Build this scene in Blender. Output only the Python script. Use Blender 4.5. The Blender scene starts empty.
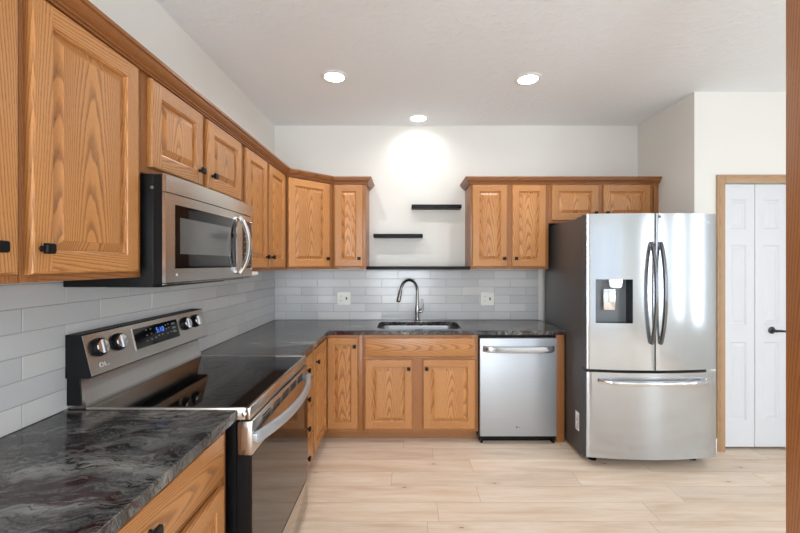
import bpy, bmesh, math, random
from mathutils import Vector, Matrix
random.seed(11)
PI = math.pi
S = bpy.context.scene
COL = S.collection

# ------------------------------------------------------------------ camera, world, lights, exposure
F_PX = 388.0
H_CAM = 1.42
cam_d = bpy.data.cameras.new('camera')
cam = bpy.data.objects.new('camera', cam_d); COL.objects.link(cam)
cam.location = (0, 0, H_CAM); cam.rotation_euler = (PI/2, 0, 0)
cam_d.sensor_fit = 'HORIZONTAL'; cam_d.sensor_width = 36
cam_d.lens = F_PX*36/800
cam_d.shift_x = (400-405.5)/800; cam_d.shift_y = -(266.5-263.5)/800
cam_d.clip_start = 0.02
S.camera = cam

W = bpy.data.worlds.new('daylight'); S.world = W; W.use_nodes = True
W.node_tree.nodes['Background'].inputs[0].default_value = (0.80, 0.88, 1.0, 1)
W.node_tree.nodes['Background'].inputs[1].default_value = .8

def light(name, kind, loc, rot, power, color, size=1, sizey=None, **kw):
    d = bpy.data.lights.new(name, kind); d.energy = power; d.color = color
    if kind == 'AREA':
        d.size = size
        if sizey: d.shape = 'RECTANGLE'; d.size_y = sizey
    for k, v in kw.items(): setattr(d, k, v)
    o = bpy.data.objects.new(name, d); COL.objects.link(o)
    o.location = loc; o.rotation_euler = rot
    return o
DAY = (0.84, 0.92, 1.0)
# area lights inside unseen windows behind the camera and on the right
light('rear_fill_daylight', 'AREA', (-0.1, -3.17, 1.35), (PI/2, 0, 0), 118, DAY, 1.5, 2.0)  # main fill light, added behind the camera to light the room evenly
light('rear_patio_daylight', 'AREA', (2.6, -3.17, 1.2), (PI/2, 0, 0), 8, DAY, 1.7, 2.1)
light('unseen_side_daylight', 'AREA', (4.33, 0.05, 1.4), (PI/2, 0, PI/2), 8, DAY, .24, 1.5)
light('unseen_side_daylight', 'AREA', (4.33, 0.85, 1.4), (PI/2, 0, PI/2), 8, DAY, .24, 1.5)

light('unseen_side_daylight', 'AREA', (4.33, -1.6, 1.4), (PI/2, 0, PI/2), 52, DAY, 1.2, 1.5)  # added with its window to brighten the left cabinets and counter edge

vs = S.view_settings
vs.view_transform = 'Standard'; vs.look = 'None'; vs.gamma = 1.0; vs.use_curve_mapping = False
vs.exposure = 0.1
S.cycles.use_denoising = True
S.cycles.max_bounces = 10; S.cycles.diffuse_bounces = 6; S.cycles.glossy_bounces = 5
S.cycles.sample_clamp_indirect = 6
S.cycles.blur_glossy = 0.5

# ------------------------------------------------------------------ materials
def srgb(r, g, b):
    f = lambda c: c/12.92 if c <= .04045 else ((c+.055)/1.055)**2.4
    return (f(r/255), f(g/255), f(b/255), 1)
class NT:
    def __init__(s, name):
        s.m = bpy.data.materials.new(name); s.m.use_nodes = True
        s.t = s.m.node_tree; s.n = s.t.nodes; s.b = s.n['Principled BSDF']
    def node(s, typ, ins=None, **kw):
        n = s.n.new(typ)
        for k, v in kw.items(): setattr(n, k, v)
        if ins:
            for k, v in ins.items(): s.set(n.inputs[k], v)
        return n
    def set(s, sock, v):
        if hasattr(v, 'is_output') or isinstance(v, bpy.types.NodeSocket): s.t.links.new(v, sock)
        else: sock.default_value = v
    def math(s, op, a, b=None, c=None, clamp=False):
        n = s.n.new('ShaderNodeMath'); n.operation = op; n.use_clamp = clamp
        s.set(n.inputs[0], a)
        if b is not None: s.set(n.inputs[1], b)
        if c is not None: s.set(n.inputs[2], c)
        return n.outputs[0]
    def comb(s, x, y, z=0.0):
        n = s.n.new('ShaderNodeCombineXYZ'); s.set(n.inputs[0], x); s.set(n.inputs[1], y); s.set(n.inputs[2], z); return n.outputs[0]
    def noise(s, vec, scale, detail=3, rough=.5, dist=0.0):
        n = s.n.new('ShaderNodeTexNoise'); s.set(n.inputs['Vector'], vec)
        n.inputs['Scale'].default_value = scale; n.inputs['Detail'].default_value = detail
        n.inputs['Roughness'].default_value = rough; n.inputs['Distortion'].default_value = dist
        return n.outputs['Fac']
    def ramp(s, fac, stops, interp='LINEAR'):
        n = s.n.new('ShaderNodeValToRGB'); s.set(n.inputs[0], fac); e = n.color_ramp.elements
        n.color_ramp.interpolation = interp
        while len(e) < len(stops): e.new(.5)
        for i, (p, c) in enumerate(stops):
            e[i].position = p; e[i].color = c if len(c) == 4 else (*c, 1)
        return n.outputs[0]
    def mix(s, fac, a, b, mode='MIX'):
        n = s.n.new('ShaderNodeMix'); n.data_type = 'RGBA'; n.blend_type = mode
        s.set(n.inputs[0], fac); s.set(n.inputs[6], a); s.set(n.inputs[7], b); return n.outputs[2]
    def bump(s, h, strength, dist=.01):
        n = s.n.new('ShaderNodeBump'); n.inputs['Strength'].default_value = strength
        n.inputs['Distance'].default_value = dist; s.set(n.inputs['Height'], h)
        s.t.links.new(n.outputs[0], s.b.inputs['Normal'])
    def P(s, **kw):
        for k, v in kw.items(): s.set(s.b.inputs[k.replace('_', ' ')], v)
        return s.m

def plain(name, col, rough=.5, metal=0.0, var=.0, nscale=40, bump=0.0, **kw):
    n = NT(name)
    c = n.node('ShaderNodeTexCoord').outputs['Object']
    f = n.noise(c, nscale, 3)
    hi = tuple(min(1, x*(1+var)) for x in col[:3])+(1,); lo = tuple(x*(1-var) for x in col[:3])+(1,)
    n.P(Base_Color=n.ramp(f, [(.3, lo), (.7, hi)]), Roughness=rough, Metallic=metal, **kw)
    if bump: n.bump(f, bump, .002)
    return n.m

def oak(name, light_c, mid_c, dark_c, rough=.34, cath=1.0):
    n = NT(name)
    uv = n.node('ShaderNodeUVMap').outputs[0]
    sp = n.node('ShaderNodeSeparateXYZ', {0: uv}); u, v = sp.outputs[0], sp.outputs[1]
    wob = n.noise(n.comb(n.math('MULTIPLY', u, 1.1), n.math('MULTIPLY', v, 9)), 1.0, 3, .5)
    wob2 = n.noise(n.comb(n.math('MULTIPLY', u, 12), n.math('MULTIPLY', v, 60)), 1.0, 2)
    v2 = n.math('MULTIPLY', n.math('MULTIPLY', v, v), 980*cath)
    f = n.math('ADD', n.math('MULTIPLY', u, 8.5), v2)
    f = n.math('ADD', f, n.math('MULTIPLY', wob, 4.2))
    f = n.math('ADD', f, n.math('MULTIPLY', wob2, .35))
    fr = n.math('FRACT', f)
    band = n.ramp(fr, [(0, (1, 1, 1)), (.16, (.75, .75, .75)), (.42, (.12, .12, .12)), (.88, (0, 0, 0)), (1, (1, 1, 1))])
    pores = n.noise(n.comb(n.math('MULTIPLY', u, 55), n.math('MULTIPLY', v, 900)), 1.0, 2, .6)
    pm = n.ramp(pores, [(.50, (0, 0, 0)), (.68, (1, 1, 1))])
    tone = n.noise(n.comb(n.math('MULTIPLY', u, 1.3), n.math('MULTIPLY', v, 9)), 1.0, 2)
    base = n.mix(tone, light_c, mid_c)
    amt = n.math('MULTIPLY', band, n.math('ADD', n.math('MULTIPLY', pm, .45), .50))
    c = n.mix(amt, base, dark_c)
    c = n.mix(n.math('MULTIPLY', pm, .20), c, dark_c)
    rnd = n.node('ShaderNodeObjectInfo').outputs['Random']
    k = n.math('ADD', n.math('MULTIPLY', rnd, .16), .92)
    c = n.mix(1.0, c, n.comb(k, k, k), 'MULTIPLY')
    n.P(Base_Color=c, Roughness=rough)
    n.bump(n.math('SUBTRACT', 1.0, amt), .12, .001)
    return n.m

OAK = oak('honey_oak', srgb(210, 152, 93), srgb(182, 120, 65), srgb(92, 50, 22))
OAK_FRAME = oak('honey_oak_face_frame', srgb(174, 117, 66), srgb(150, 94, 49), srgb(84, 46, 22))
OAK_CROWN = oak('honey_oak_crown', srgb(166, 108, 60), srgb(146, 90, 47), srgb(88, 48, 22))
OAK_CASING = oak('oak_door_casing', srgb(198, 164, 128), srgb(178, 143, 107), srgb(132, 98, 70), .42)
OAK_DARK = oak('varnished_oak_jamb', srgb(172, 114, 66), srgb(148, 92, 50), srgb(90, 50, 24), .3)
OAK_TOE = oak('oak_toe_kick', srgb(170, 118, 70), srgb(152, 102, 60), srgb(104, 64, 34), .5)

def make_wall(name, col, bump=.25, scale=120):
    n = NT(name); c = n.node('ShaderNodeTexCoord').outputs['Object']
    n.P(Base_Color=col, Roughness=.85)
    n.bump(n.noise(c, scale, 3), bump, .002)
    return n.m
WALL = make_wall('warm_white_wall_paint', srgb(226, 225, 220))
def make_ceiling():
    n = NT('knockdown_ceiling'); c = n.node('ShaderNodeTexCoord').outputs['Object']
    f = n.noise(c, 26, 4, .6); f = n.ramp(f, [(.50, (0, 0, 0)), (.60, (1, 1, 1))])
    n.P(Base_Color=srgb(237, 241, 245), Roughness=.9); n.bump(f, .35, .003)
    return n.m
CEIL = make_ceiling()
WHITE = plain('white_painted_door', srgb(214, 217, 222), .4)
WHITE_TRIM = plain('white_trim_paint', srgb(235, 236, 236), .4)
PLASTIC = plain('white_plastic', srgb(232, 230, 224), .35)
SLOT = plain('outlet_slot_black', srgb(30, 28, 28), .5)

def make_floor():
    n = NT('light_oak_vinyl_plank')
    c = n.node('ShaderNodeTexCoord').outputs['Object']
    sp = n.node('ShaderNodeSeparateXYZ', {0: c}); x, y = sp.outputs[0], sp.outputs[1]
    RH, PL = .169, 1.22
    row = n.math('FLOOR', n.math('DIVIDE', n.math('SUBTRACT', y, 2.476), RH))
    rr = n.node('ShaderNodeTexWhiteNoise', {'Vector': n.comb(row, 3.7, 1.0)}).outputs['Value']
    xs = n.math('ADD', n.math('DIVIDE', x, PL), n.math('MULTIPLY', rr, 7.0))
    col = n.math('FLOOR', xs)
    pid = n.comb(row, col, 5.0)
    wn = n.node('ShaderNodeTexWhiteNoise', {'Vector': pid}); pr = wn.outputs['Value']
    fy = n.math('FRACT', n.math('DIVIDE', n.math('SUBTRACT', y, 2.476), RH)); fx = n.math('FRACT', xs)
    ey = n.math('MINIMUM', fy, n.math('SUBTRACT', 1.0, fy)); ex = n.math('MINIMUM', fx, n.math('SUBTRACT', 1.0, fx))
    sy = n.math('LESS_THAN', n.math('MULTIPLY', ey, RH), .0011); sx = n.math('LESS_THAN', n.math('MULTIPLY', ex, PL), .0012)
    seam = n.math('MAXIMUM', sy, sx)
    off = n.math('MULTIPLY', pr, 40.0)
    xo = n.math('ADD', x, off); yo = n.math('ADD', y, off)
    g1 = n.noise(n.comb(n.math('MULTIPLY', xo, 1.4), n.math('MULTIPLY', yo, 13)), 1.0, 4, .6, .6)
    g2 = n.noise(n.comb(n.math('MULTIPLY', xo, 9), n.math('MULTIPLY', yo, 140)), 1.0, 3, .6)
    base = n.ramp(g1, [(.28, srgb(216, 190, 164)), (.5, srgb(232, 212, 191)), (.72, srgb(241, 228, 212))])
    base = n.mix(n.math('MULTIPLY', n.ramp(g2, [(.45, (0, 0, 0)), (.75, (1, 1, 1))]), .22), base, srgb(190, 154, 118))
    k = n.math('ADD', n.math('MULTIPLY', pr, .12), .92)
    base = n.mix(1.0, base, n.comb(k, k, k), 'MULTIPLY')
    vor = n.node('ShaderNodeTexVoronoi', {'Vector': n.comb(n.math('MULTIPLY', xo, 1.6), n.math('MULTIPLY', yo, 4.2)), 'Scale': 1.0}, voronoi_dimensions='2D')
    kn = n.ramp(vor.outputs['Distance'], [(.008, (1, 1, 1)), (.030, (0, 0, 0))])
    kmask = n.math('GREATER_THAN', n.node('ShaderNodeSeparateColor', {0: vor.outputs['Color']}).outputs[0], .52)
    base = n.mix(n.math('MULTIPLY', n.math('MULTIPLY', kn, kmask), .8), base, srgb(92, 66, 48))
    halo = n.ramp(vor.outputs['Distance'], [(.02, (1, 1, 1)), (.13, (0, 0, 0))])
    base = n.mix(n.math('MULTIPLY', n.math('MULTIPLY', halo, kmask), .25), base, srgb(176, 136, 100))
    base = n.mix(n.math('MULTIPLY', seam, .55), base, srgb(120, 92, 68))
    n.P(Base_Color=base, Roughness=.42)
    n.bump(n.math('SUBTRACT', n.math('MULTIPLY', g2, .3), seam), .15, .001)
    return n.m
FLOOR = make_floor()

def make_granite():
    n = NT('grey_veined_granite')
    c = n.node('ShaderNodeTexCoord').outputs['Object']
    mp = n.node('ShaderNodeMapping', {'Vector': c}); mp.inputs['Rotation'].default_value = (0, 0, math.radians(-14))
    c0 = mp.outputs[0]
    wn = n.node('ShaderNodeTexNoise', {'Vector': c0, 'Scale': 3.0, 'Detail': 4.0})
    warp = n.node('ShaderNodeVectorMath', operation='SCALE'); n.t.links.new(wn.outputs['Color'], warp.inputs[0]); warp.inputs['Scale'].default_value = .34
    add = n.node('ShaderNodeVectorMath', operation='ADD'); n.t.links.new(c0, add.inputs[0]); n.t.links.new(warp.outputs[0], add.inputs[1])
    sc = n.node('ShaderNodeVectorMath', operation='MULTIPLY'); n.t.links.new(add.outputs[0], sc.inputs[0]); sc.inputs[1].default_value = (1.3, 5.0, 2.0)
    p = sc.outputs[0]
    g = n.noise(p, 1.6, 6, .62)
    base = n.ramp(g, [(.30, srgb(44, 45, 48)), (.44, srgb(66, 67, 68)), (.55, srgb(94, 95, 93)), (.68, srgb(136, 136, 132))])
    fine = n.noise(c0, 160, 3, .6)
    base = n.mix(n.math('MULTIPLY', n.ramp(fine, [(.5, (0, 0, 0)), (.7, (1, 1, 1))]), .25), base, srgb(150, 150, 150))
    def ridge(scale, width, detail=5):
        r = n.math('ABSOLUTE', n.math('SUBTRACT', n.noise(p, scale, detail, .6), .5))
        return n.ramp(r, [(0, (1, 1, 1)), (width, (0, 0, 0))])
    base = n.mix(n.math('MULTIPLY', ridge(2.6, .028, 7), .95), base, srgb(24, 24, 27))
    base = n.mix(n.math('MULTIPLY', ridge(4.6, .020, 5), .75), base, srgb(30, 30, 33))
    rm = n.ramp(n.noise(p, .75, 2), [(.41, (0, 0, 0)), (.50, (1, 1, 1))])
    base = n.mix(n.math('MULTIPLY', ridge(1.15, .042, 6), n.math('MULTIPLY', rm, .95)), base, srgb(50, 15, 14))
    base = n.mix(n.math('MULTIPLY', ridge(.9, .010, 6), .25), base, srgb(158, 154, 148))
    n.P(Base_Color=base, Roughness=.11, IOR=1.46)
    return n.m
GRANITE = make_granite()

def make_tile():
    n = NT('glossy_grey_white_tile')
    geo = n.node('ShaderNodeNewGeometry').outputs['Random Per Island']
    base = n.ramp(geo, [(0, srgb(190, 191, 192)), (.5, srgb(199, 199, 199)), (1, srgb(207, 207, 205))])
    c = n.node('ShaderNodeTexCoord').outputs['Object']
    n.P(Base_Color=base, Roughness=.16); n.bump(n.noise(c, 9, 2), .12, .004)
    return n.m
TILE = make_tile()
GROUT = plain('pale_grey_grout', srgb(160, 160, 159), .85)

def steel(name, col, rough=.26, brush=(3, 3, 260), amt=.06, metal=1.0):
    n = NT(name); c = n.node('ShaderNodeTexCoord').outputs['Object']
    mp = n.node('ShaderNodeMapping', {'Vector': c}); mp.inputs['Scale'].default_value = brush
    f = n.noise(mp.outputs[0], 1.0, 3, .6)
    lo = tuple(x*(1-amt) for x in col[:3])+(1,); hi = tuple(min(1, x*(1+amt)) for x in col[:3])+(1,)
    n.P(Base_Color=n.ramp(f, [(.3, lo), (.7, hi)]), Metallic=metal, Roughness=n.math('ADD', n.math('MULTIPLY', f, .08), rough-.04))
    return n.m
STEEL = steel('brushed_stainless', srgb(192, 197, 202), .15, (300, 3, 3), amt=.03, metal=.85)
STEEL_DW = steel('satin_stainless_door', srgb(184, 190, 196), .46, (3, 3, 300), amt=.03, metal=.75)
STEEL_RANGE = steel('warm_stainless', srgb(198, 193, 187), .24, (3, 3, 300))
CHROME = steel('polished_metal', srgb(222, 223, 226), .13, (60, 60, 60), .03)
NICKEL = steel('brushed_nickel', srgb(150, 148, 144), .22, (60, 60, 60), .03)
SINKST = steel('sink_stainless', srgb(150, 152, 154), .38, (60, 60, 60), .05)
DARKSTEEL = steel('dark_stainless', srgb(120, 122, 126), .18, (60, 60, 60), .05)
BLACK = plain('black_enamel', srgb(15, 15, 16), .45, Specular_IOR_Level=.22)
BLACKM = plain('matte_black_metal', srgb(24, 24, 26), .42, Specular_IOR_Level=.22)
GLASSTOP = plain('black_glass', srgb(10, 10, 12), .05, IOR=1.5)
OVENGLASS = plain('oven_door_glass', srgb(16, 16, 18), .04, IOR=1.8)
MWGLASS = plain('microwave_window_glass', srgb(92, 93, 92), .10, IOR=1.6)
FRSIDE = plain('charcoal_fridge_side', srgb(74, 70, 69), .38, var=.04)
GASKET = plain('dark_grey_gasket', srgb(72, 74, 77), .5)
DISPGREY = plain('dispenser_grey_plastic', srgb(112, 118, 124), .3)
DISPDARK = plain('dispenser_dark_plastic', srgb(40, 46, 56), .25)
KNOBBLK = plain('satin_black_knob', srgb(16, 17, 18), .38, Specular_IOR_Level=.22)
SHELFBLK = plain('black_shelf_laminate', srgb(20, 20, 22), .5, Specular_IOR_Level=.22)
BURN = plain('grey_printed_ring', srgb(20, 20, 22), .05, IOR=1.5)
MARK = plain('printed_mark_light', srgb(214, 214, 214), .4)
MARKD = plain('printed_mark_grey', srgb(110, 112, 114), .4)
PAPER = plain('white_paper_label', srgb(236, 236, 232), .6)
def emit(name, col, st):
    n = NT(name); n.P(Base_Color=(0, 0, 0, 1), Emission_Color=col, Emission_Strength=st); return n.m
LENS = emit('lit_lamp_lens', (1, .97, .92, 1), 14)
BLUE = emit('blue_clock_digits', srgb(80, 140, 255), 1.2)
BRONZE = plain('dark_bronze_lever', srgb(74, 78, 82), .3, 1.0)

# ------------------------------------------------------------------ mesh helpers
class MB:
    """collects shapes; every shape gets wood-grain uv (u along its grain, v across)"""
    def __init__(s):
        s.bm = bmesh.new(); s.uv = s.bm.loops.layers.uv.new('UVMap')
    def _uv(s, faces, grain, shift=True):
        faces = [f for f in faces if f.is_valid]
        vs_ = {v for f in faces for v in f.verts}
        if not vs_: return
        lo = [min(v.co[i] for v in vs_) for i in range(3)]; hi = [max(v.co[i] for v in vs_) for i in range(3)]
        ce = [(lo[i]+hi[i])/2 for i in range(3)]
        ax = [i for i in range(3) if i != grain]
        du = random.uniform(0, 40)
        wid = max(hi[i]-lo[i] for i in ax)
        dv = random.uniform(-.02, .02) if (wid > .12 or not shift) else random.choice((-1, 1))*random.uniform(.03, .10)
        for f in faces:
            nn = f.normal
            if nn.length == 0: f.normal_update(); nn = f.normal
            va = ax[0] if abs(nn[ax[0]]) < abs(nn[ax[1]]) else ax[1]
            for l in f.loops:
                l[s.uv].uv = (l.vert.co[grain]-ce[grain]+du, l.vert.co[va]-ce[va]+dv)
    def faces(s, verts, quads, mat=0, grain=2, smooth=False, shift=True):
        bv = [s.bm.verts.new(v) for v in verts]; out = []
        for q in quads:
            try: f = s.bm.faces.new([bv[i] for i in q])
            except ValueError: continue
            f.material_index = mat; f.smooth = smooth; out.append(f)
        for f in out: f.normal_update()
        s._uv(out, grain, shift)
        return out
    def box(s, x0, x1, y0, y1, z0, z1, grain=2, mat=0, bev=0.0, seg=2):
        x0, x1 = min(x0, x1), max(x0, x1); y0, y1 = min(y0, y1), max(y0, y1); z0, z1 = min(z0, z1), max(z0, z1)
        vs_ = [(x0, y0, z0), (x1, y0, z0), (x1, y1, z0), (x0, y1, z0), (x0, y0, z1), (x1, y0, z1), (x1, y1, z1), (x0, y1, z1)]
        q = [(0, 3, 2, 1), (4, 5, 6, 7), (0, 1, 5, 4), (1, 2, 6, 5), (2, 3, 7, 6), (3, 0, 4, 7)]
        fs = s.faces(vs_, q, mat, grain)
        if bev:
            ed = list({e for f in fs for e in f.edges})
            r = bmesh.ops.bevel(s.bm, geom=ed, offset=bev, segments=seg, affect='EDGES', profile=.5)
            keep = [f for f in fs if f.is_valid]+[f for f in r['faces'] if f.is_valid]
            for f in keep: f.material_index = mat; f.normal_update()
            s._uv(keep, grain)
            return keep
        return fs
    def prism(s, pts, axis, a, b, mat=0, grain=2, smooth_side=False):
        """polygon pts (2-D) extruded along axis from a to b. axis z: (x,y); axis y: (x,z); axis x: (y,z)"""
        def P(p, t):
            return (p[0], p[1], t) if axis == 2 else ((p[0], t, p[1]) if axis == 1 else (t, p[0], p[1]))
        n = len(pts); vs_ = [P(p, a) for p in pts]+[P(p, b) for p in pts]
        q = [tuple(range(n)), tuple(range(2*n-1, n-1, -1))]
        q += [(i, i+n, (i+1) % n+n, (i+1) % n) for i in range(n)]
        fs = s.faces(vs_, q, mat, grain)
        if smooth_side:
            for f in fs[2:]: f.smooth = True
        return fs
    def tube(s, pts, rad, n=12, mat=0, sx=1.0, sy=1.0, up=None, caps=True, power=2.0):
        """swept (super-)ellipse; rad may be a list; sx along 'side', sy along 'up'"""
        pts = [Vector(p) for p in pts]; N = len(pts)
        rad = [rad]*N if not hasattr(rad, '__len__') else rad
        rings = []; ref = Vector(up) if up else None
        for i, p in enumerate(pts):
            t = (pts[min(i+1, N-1)]-pts[max(i-1, 0)]).normalized()
            if ref is None: ref = t.orthogonal()
            a = (ref - t*ref.dot(t)).normalized(); b = t.cross(a)
            if up is None: ref = a
            ring = []
            for k in range(n):
                an = 2*PI*(k+.5)/n; ca, sa = math.cos(an), math.sin(an)
                e = 2/power
                ca = math.copysign(abs(ca)**e, ca); sa = math.copysign(abs(sa)**e, sa)
                ring.append(p+a*(rad[i]*sy*ca)+b*(rad[i]*sx*sa))
            rings.append(ring)
        vs_ = [v for r in rings for v in r]
        q = [(i*n+k, i*n+(k+1) % n, (i+1)*n+(k+1) % n, (i+1)*n+k) for i in range(N-1) for k in range(n)]
        fs = s.faces(vs_, q, mat, 2, True)
        if caps:
            s.faces(rings[0], [tuple(range(n-1, -1, -1))], mat); s.faces(rings[-1], [tuple(range(n))], mat)
        return fs
    def lathe(s, prof, origin, axis=(0, 0, 1), n=24, mat=0, smooth=True):
        """prof: list of (radius, height along axis)"""
        ax = Vector(axis).normalized(); a = ax.orthogonal().normalized(); b = ax.cross(a); o = Vector(origin)
        vs_ = []; q = []
        for r, h in prof:
            for k in range(n):
                an = 2*PI*k/n; vs_.append(o+ax*h+(a*math.cos(an)+b*math.sin(an))*max(r, 1e-5))
        for i in range(len(prof)-1):
            for k in range(n): q.append((i*n+k, i*n+(k+1) % n, (i+1)*n+(k+1) % n, (i+1)*n+k))
        q.append(tuple(range(n-1, -1, -1))); L = (len(prof)-1)*n; q.append(tuple(range(L, L+n)))
        return s.faces(vs_, q, mat, 2, smooth)
    def loft(s, loops, mat=0, cap0=False, cap1=True, grain=2, smooth=False):
        n = len(loops[0]); vs_ = [v for L in loops for v in L]
        q = [(i*n+k, i*n+(k+1) % n, (i+1)*n+(k+1) % n, (i+1)*n+k) for i in range(len(loops)-1) for k in range(n)]
        if cap0: q.append(tuple(range(n-1, -1, -1)))
        if cap1: L = (len(loops)-1)*n; q.append(tuple(range(L, L+n)))
        return s.faces(vs_, q, mat, grain, smooth)
    def build(s, name, mats, parent=None, loc=(0, 0, 0), rotz=0.0, merge=False, autosmooth=True):
        if merge: bmesh.ops.remove_doubles(s.bm, verts=s.bm.verts, dist=1e-5)
        bmesh.ops.recalc_face_normals(s.bm, faces=s.bm.faces)
        me = bpy.data.meshes.new(name); s.bm.to_mesh(me); s.bm.free()
        for m in (mats if isinstance(mats, (list, tuple)) else [mats]): me.materials.append(m)
        if autosmooth:
            for p in me.polygons: p.use_smooth = True
            me.set_sharp_from_angle(angle=math.radians(32))
        o = bpy.data.objects.new(name, me); COL.objects.link(o)
        o.location = loc; o.rotation_euler = (0, 0, rotz)
        if parent: o.parent = parent
        return o

def tag(o, label=None, cat=None, group=None, kind=None):
    if label: o['label'] = label
    if cat: o['category'] = cat
    if group: o['group'] = group
    if kind: o['kind'] = kind
    return o
def thing(name, label, cat, loc=(0, 0, 0), rotz=0.0, group=None):
    o = bpy.data.objects.new(name, None); COL.objects.link(o); o.empty_display_size = .1
    o.location = loc; o.rotation_euler = (0, 0, rotz)
    return tag(o, label, cat, group)
def copy_thing(src, label, loc, group=None):
    def rec(o, par):
        c = o.copy(); COL.objects.link(c); c.parent = par
        for ch in list(o.children): rec(ch, c)
        return c
    c = rec(src, None); c.location = loc; c['label'] = label
    if group: c['group'] = group
    return c
def struct(o): o['kind'] = 'structure'; return o
def rrect(x0, x1, y0, y1, r, n=6):
    out = []
    for cx, cy, a0 in ((x1-r, y1-r, 0), (x0+r, y1-r, PI/2), (x0+r, y0+r, PI), (x1-r, y0+r, 1.5*PI)):
        for k in range(n+1):
            a = a0+PI/2*k/n; out.append((cx+r*math.cos(a), cy+r*math.sin(a)))
    return out
def text_mesh(body, size, name, mat, parent, matrix, depth=.0004):
    c = bpy.data.curves.new(name, 'FONT'); c.body = body; c.size = size; c.align_x = 'CENTER'; c.align_y = 'CENTER'; c.extrude = depth
    t = bpy.data.objects.new(name, c); COL.objects.link(t); bpy.context.view_layer.update()
    me = bpy.data.meshes.new_from_object(t); bpy.data.objects.remove(t)
    me.materials.clear(); me.materials.append(mat)
    o = bpy.data.objects.new(name, me); COL.objects.link(o); o.parent = parent; o.matrix_local = matrix
    return o

# ------------------------------------------------------------------ room dimensions
XL, XR = -1.236, 2.189          # left wall, right return wall
YB, YP = 3.659, 2.94            # back wall, pantry wall
ZC = 2.721                      # ceiling
XE, YR = 4.35, -3.2             # far right wall, rear wall
ZT, ZTB = 0.89, 0.855           # worktop top and underside
YF = 3.082                      # back-run base cabinet face
XF = -0.64                      # left-run base cabinet face
YU, XU = 3.354, -0.943          # upper cabinet faces
ZU0, ZU1 = 1.372, 2.149          # upper cabinets bottom / top

def slab(name, x0, x1, y0, y1, z0, z1, mat):
    m = MB(); m.box(x0, x1, y0, y1, z0, z1); return struct(m.build(name, mat))
def wall_with_holes(name, axis, t0, t1, a0, a1, z0, z1, holes, mat):
    """wall along axis ('x' or 'y') from a0..a1, thickness t0..t1, holes (h0,h1,zb,zt)"""
    m = MB(); cuts = sorted({a0, a1, *[h[0] for h in holes], *[h[1] for h in holes]})
    for a, b in zip(cuts, cuts[1:]):
        hs = [h for h in holes if h[0] <= a+1e-6 and h[1] >= b-1e-6]
        spans = [(z0, z1)] if not hs else [(z0, hs[0][2]), (hs[0][3], z1)]
        for zz0, zz1 in spans:
            if zz1-zz0 < 1e-4: continue
            if axis == 'x': m.box(a, b, t0, t1, zz0, zz1)
            else: m.box(t0, t1, a, b, zz0, zz1)
    return struct(m.build(name, mat, merge=False))

slab('floor', XL-.15, XE+.15, YR-.15, YB+.15, -.1, 0, FLOOR)
slab('ceiling', XL-.15, XE+.15, YR-.15, YB+.15, ZC, ZC+.1, CEIL)
slab('wall_left', XL-.12, XL, YR-.12, YB+.12, 0, ZC, WALL)
slab('wall_back', XL, XR+.12, YB, YB+.12, 0, ZC, WALL)
slab('wall_return', XR, XR+.12, YP+.12, YB, 0, ZC, WALL)
PD0, PD1, PDZ = 2.411, 2.923, 2.03           # pantry door opening
wall_with_holes('wall_pantry', 'x', YP, YP+.12, XR, XE, 0, ZC, [(PD0, PD1, 0, PDZ)], WALL)
wall_with_holes('wall_right', 'y', XE, XE+.12, YR, YP, 0, ZC, [(-2.3, -.9, .6, 2.2), (-.2, .3, .6, 2.2), (.6, 1.1, .6, 2.2)], WALL)
wall_with_holes('wall_rear', 'x', YR-.12, YR, XL, XE, 0, ZC, [(-.85, .65, .35, 2.35), (1.75, 3.45, .15, 2.25)], WALL)
slab('wall_jamb', .985, 1.20, .82, .965, 0, ZC, WALL)
# oak-lined end of the wall on the right, close to the camera
m = MB(); m.box(.964, .985, .80, .985, 0, 2.5, 2, 0, .003); m.box(.985, 1.05, .802, .82, 0, 2.5, 2, 0, .003); m.box(.985, 1.05, .965, .983, 0, 2.5, 2, 0, .003)
struct(m.build('trim_1', OAK_DARK))
# pantry door casing, header and jambs
m = MB()
m.box(PD0-.060, PD0, YP-.018, YP, 0, PDZ+.06, 2, 0, .004); m.box(PD1, PD1+.06, YP-.018, YP, 0, PDZ+.06, 2, 0, .004)
m.box(PD0, PD1, YP-.018, YP, PDZ, PDZ+.06, 0, 0, .004)
m.box(PD0-.044, PD0-.040, YP-.021, YP-.016, 0, PDZ+.04, 2); m.box(PD0-.044, PD1+.044, YP-.021, YP-.016, PDZ+.040, PDZ+.044, 0)
struct(m.build('trim_2', OAK_CASING))
m = MB(); m.box(XR+.001, PD0-.0605, YP-.014, YP, 0, .10, 0, 0, .003); struct(m.build('baseboard_pantry', WHITE_TRIM))
m = MB(); m.box(PD1+.0605, XE, YP-.014, YP, 0, .10, 0, 0, .003); struct(m.build('baseboard_right', WHITE_TRIM))
m = MB(); m.box(PD0-.02, PD1+.02, YP+.10, YP+.118, 0, PDZ+.02); struct(m.build('opening_back_sheet', SLOT))  # black sheet closing the opening behind the door leaves

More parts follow.
